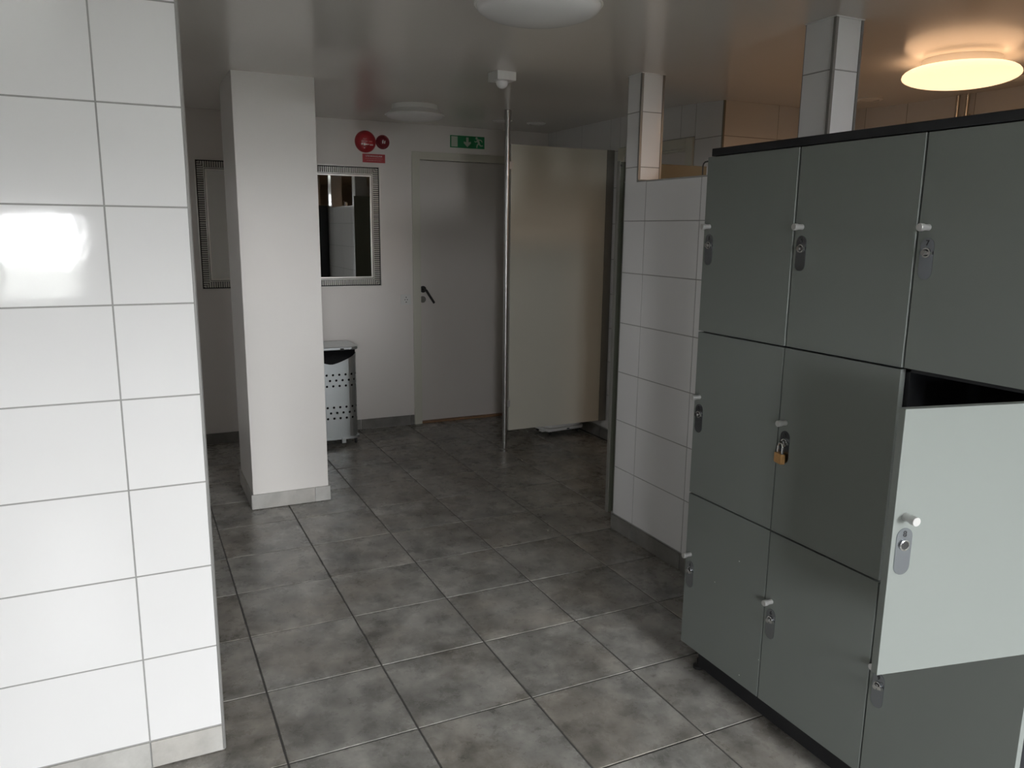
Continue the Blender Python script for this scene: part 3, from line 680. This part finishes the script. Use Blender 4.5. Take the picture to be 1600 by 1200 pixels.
for fc in bm.faces:
    fc.normal_update(); c_ = fc.calc_center_median()
    if fc.normal.x * c_.x + fc.normal.y * c_.y < 0: fc.normal_flip()
me_ = bpy.data.meshes.new('shell'); bm.to_mesh(me_); bm.free()
o = obj('shell', me_, 'galv', bn); md = o.modifiers.new('thickness', 'SOLIDIFY'); md.thickness = .0015; md.offset = 0
lin = bmesh.new()
Ls = [(0.066, .93), (0.35, .93), (0.60, .95), (0.690, .985)]
rings = [[lin.verts.new((x * k, y * k, z)) for x, y in plan] for z, k in Ls]
for a, b in zip(rings, rings[1:]):
    for k in range(len(plan)): lin.faces.new((a[k], a[(k + 1) % len(plan)], b[(k + 1) % len(plan)], b[k]))
lin.faces.new(rings[0]); lin.faces.new(rings[-1])
obj('liner', lin, 'bag', bn, smooth='all')
obj('lid', prism(rrect(-bw - .012, bw + .012, -bd - .012, bd + .012, .06, 5), .700, .722, 'Z'), 'galv', bn, bevel=.004)
obj('lid_catch', box(-.012 + .075, .012 + .075, -bd - .019, -bd - .006, .698, .714), 'rubber', bn)
obj('base_rail', prism(rrect(-bw - .006, bw + .006, -bd - .006, bd + .006, .05, 5), .046, .062, 'Z'), 'galv', bn)
obj('foot_pedal', box(.055, .083, -bd - .022, -bd - .004, .022, .060), 'galv', bn)
for sx2 in (-1, 1):
    for sy2 in (-1, 1):
        x, y = sx2 * (bw - .025), sy2 * (bd - .03)
        c = obj('castor', lathe([(0, -.008), (.016, -.008), (.020, -.005), (.020, .005), (.016, .008), (0, .008)], 18, axis='X', off=(x, y, .0205)), 'rubber', bn, smooth=True)
        bm = box(x - .012, x - .010, y - .007, y + .007, .014, .046); bx(bm, x + .010, x + .012, y - .007, y + .007, .014, .046); bx(bm, x - .012, x + .012, y - .010, y + .010, .042, .046)
        obj('fork', bm, 'steel', c)

# ------------------------------------------------------------------ white trolley behind the partition
tb = tag(empty('laundry_trolley', (2.640, 1.52, 0)), 'white plastic wheeled trolley half hidden behind the beige partition', 'trolley')
tb.rotation_euler = (0, 0, math.radians(6))
obj('base_tray', prism(rrect(-.195, .165, -.13, .13, .05, 6), .040, .062, 'Z'), 'white_plastic', tb, bevel=.005)
obj('tub', prism(rrect(-.175, .150, -.115, .115, .05, 6), .0625, .30, 'Z'), 'white_plastic', tb, bevel=.006)
obj('tray_handle', tube([(-.190, -.10, .05), (-.222, -.10, .048), (-.222, -.07, .048), (-.190, -.07, .05)], .007, 8), 'white_plastic', tb, smooth=True)
obj('label_mark', box(-.012, .010, -.1335, -.1302, .046, .054), 'ink', tb)
for x in (-.14, .12):
    for y in (-.085, .085):
        c = obj('castor', lathe([(0, -.006), (.012, -.006), (.015, -.003), (.015, .003), (.012, .006), (0, .006)], 16, axis='X', off=(x, y, .0155)), 'rubber', tb, smooth=True)
        obj('fork', box(x - .008, x + .008, y - .006, y + .008, .026, .041), 'alu', c)

# ------------------------------------------------------------------ ceiling fittings
def lamp(x, y, rb_, rr, drop, bowl, label, mat_d, flare=True):
    zc = ceil_z(y)
    l = tag(empty('ceiling_lamp', (x, y, zc)), label, 'lamp', 'round ceiling lamps')
    if flare:
        obj('lamp_base', lathe([(0, -.0005), (rb_, -.0005), (rb_, -.006), (rb_ + .003, -.03), (rb_ + .012, -.036), (rr - .012, -drop + .004), (rr, -drop), (rr - .004, -drop - .004), (0, -drop - .004)], 48), 'white_plastic', l, smooth=True)
        prof = [((rr - .006) * math.cos(t), -drop - .0042 - bowl * math.sin(t)) for t in [PI / 2 * k / 10 for k in range(11)]]
        prof[-1] = (0, prof[-1][1])
        obj('diffuser', lathe(prof, 48), mat_d, l, smooth='all')
    else:
        obj('lamp_base', lathe([(0, -.0005), (rb_, -.0005), (rb_, -.030), (0, -.030)], 48), 'white_plastic', l, smooth=True)
        top = [(rb_ * .98, -.0302)] + [(rb_ + (rr - rb_) * math.sin(t), -.0302 - (drop - .0302) * (1 - math.cos(t))) for t in [PI / 2 * k / 6 for k in range(1, 7)]]
        bot = [(rr * math.cos(t), -drop - bowl * math.sin(t)) for t in [PI / 2 * k / 10 for k in range(1, 11)]]
        bot[-1] = (0, bot[-1][1])
        obj('diffuser', lathe([(0, -.0302)] + top + bot, 48), mat_d, l, smooth=True)
lamp(0.825, -1.545, .140, .190, .075, .045, 'unlit white dome ceiling lamp cut by the top of the picture', 'opal')
lamp(1.405, 1.290, .145, .192, .062, .028, 'unlit white ceiling lamp near the red alarm bell', 'opal')
lamp(2.900, -1.405, .150, .225, .066, .048, 'glowing warm ceiling lamp above the showers', 'lit_opal', flare=False)
ld = bpy.data.lights.new('lamp_glow', 'AREA'); ld.shape = 'DISK'; ld.size = 0.40; ld.energy = 11.0; ld.color = (1.0, 0.60, 0.34)
lo_ = bpy.data.objects.new('lamp_glow', ld); C.objects.link(lo_); lo_.location = (2.900, -1.405, ceil_z(-1.4) - .118)
for x, y, lab in ((2.194, 1.657, 'flat round ceiling valve right behind the steel pole'), (2.470, 1.657, 'flat round ceiling valve above the beige partition'), (3.41, -0.50, 'flat round ceiling valve in the shower area beside the tiled column'), (3.47, -1.27, 'flat round ceiling valve in the shower area behind the lit lamp')):
    v = tag(empty('ceiling_valve', (x, y, ceil_z(y))), lab, 'vent', 'round ceiling valves')
    obj('valve_ring', lathe([(.072, -.0005), (.072, -.004), (.060, -.010), (.054, -.010), (.054, -.0005)], 32), 'white_plastic', v, smooth=True)
    obj('valve_disc', lathe([(0, -.0005), (.046, -.0005), (.046, -.006), (.030, -.010), (0, -.010)], 28), 'white_plastic', v, smooth=True)
yz = -0.14
ms = tag(empty('motion_sensor', (1.358, yz, ceil_z(yz))), 'white boxy motion sensor with round lens on the ceiling', 'sensor')
ms.rotation_euler = (0, 0, math.radians(3))
ft = ceil_z(yz)
obj('sensor_box', prism([(-.05, -.05), (-.018, -.054), (.018, -.054), (.05, -.05), (.05, .05), (-.05, .05)], -.042, -.0002, 'Z'), 'white_plastic', ms, bevel=.002)
obj('sensor_lens', lathe([(.028, -.0421), (.029, -.050)] + [(.029 * math.cos(t), -.050 - .027 * math.sin(t)) for t in [PI / 2 * k / 8 for k in range(1, 8)]] + [(0, -.077)], 28, off=(-.004, -.008, 0)), 'opal', ms, smooth='all')

# small holder on top of the low wall behind the first locker
hk = tag(empty('shampoo_holder', (HX + .05, -0.985, HT + .004)), 'small black holder with a grey bottle on the low wall beside locker one', 'holder')
obj('bracket', tube([(-.03, .012, .0035), (-.03, .012, .040), (-.03, .008, .050), (-.03, -.002, .056), (-.03, -.03, .058)], .0032, 8), 'black', hk, smooth=True)
obj('bottle', lathe([(0, .001), (.018, .001), (.018, .038), (.010, .046), (.010, .050), (0, .050)], 20, off=(-.008, -.014, 0)), 'white_plastic', hk, smooth=True)
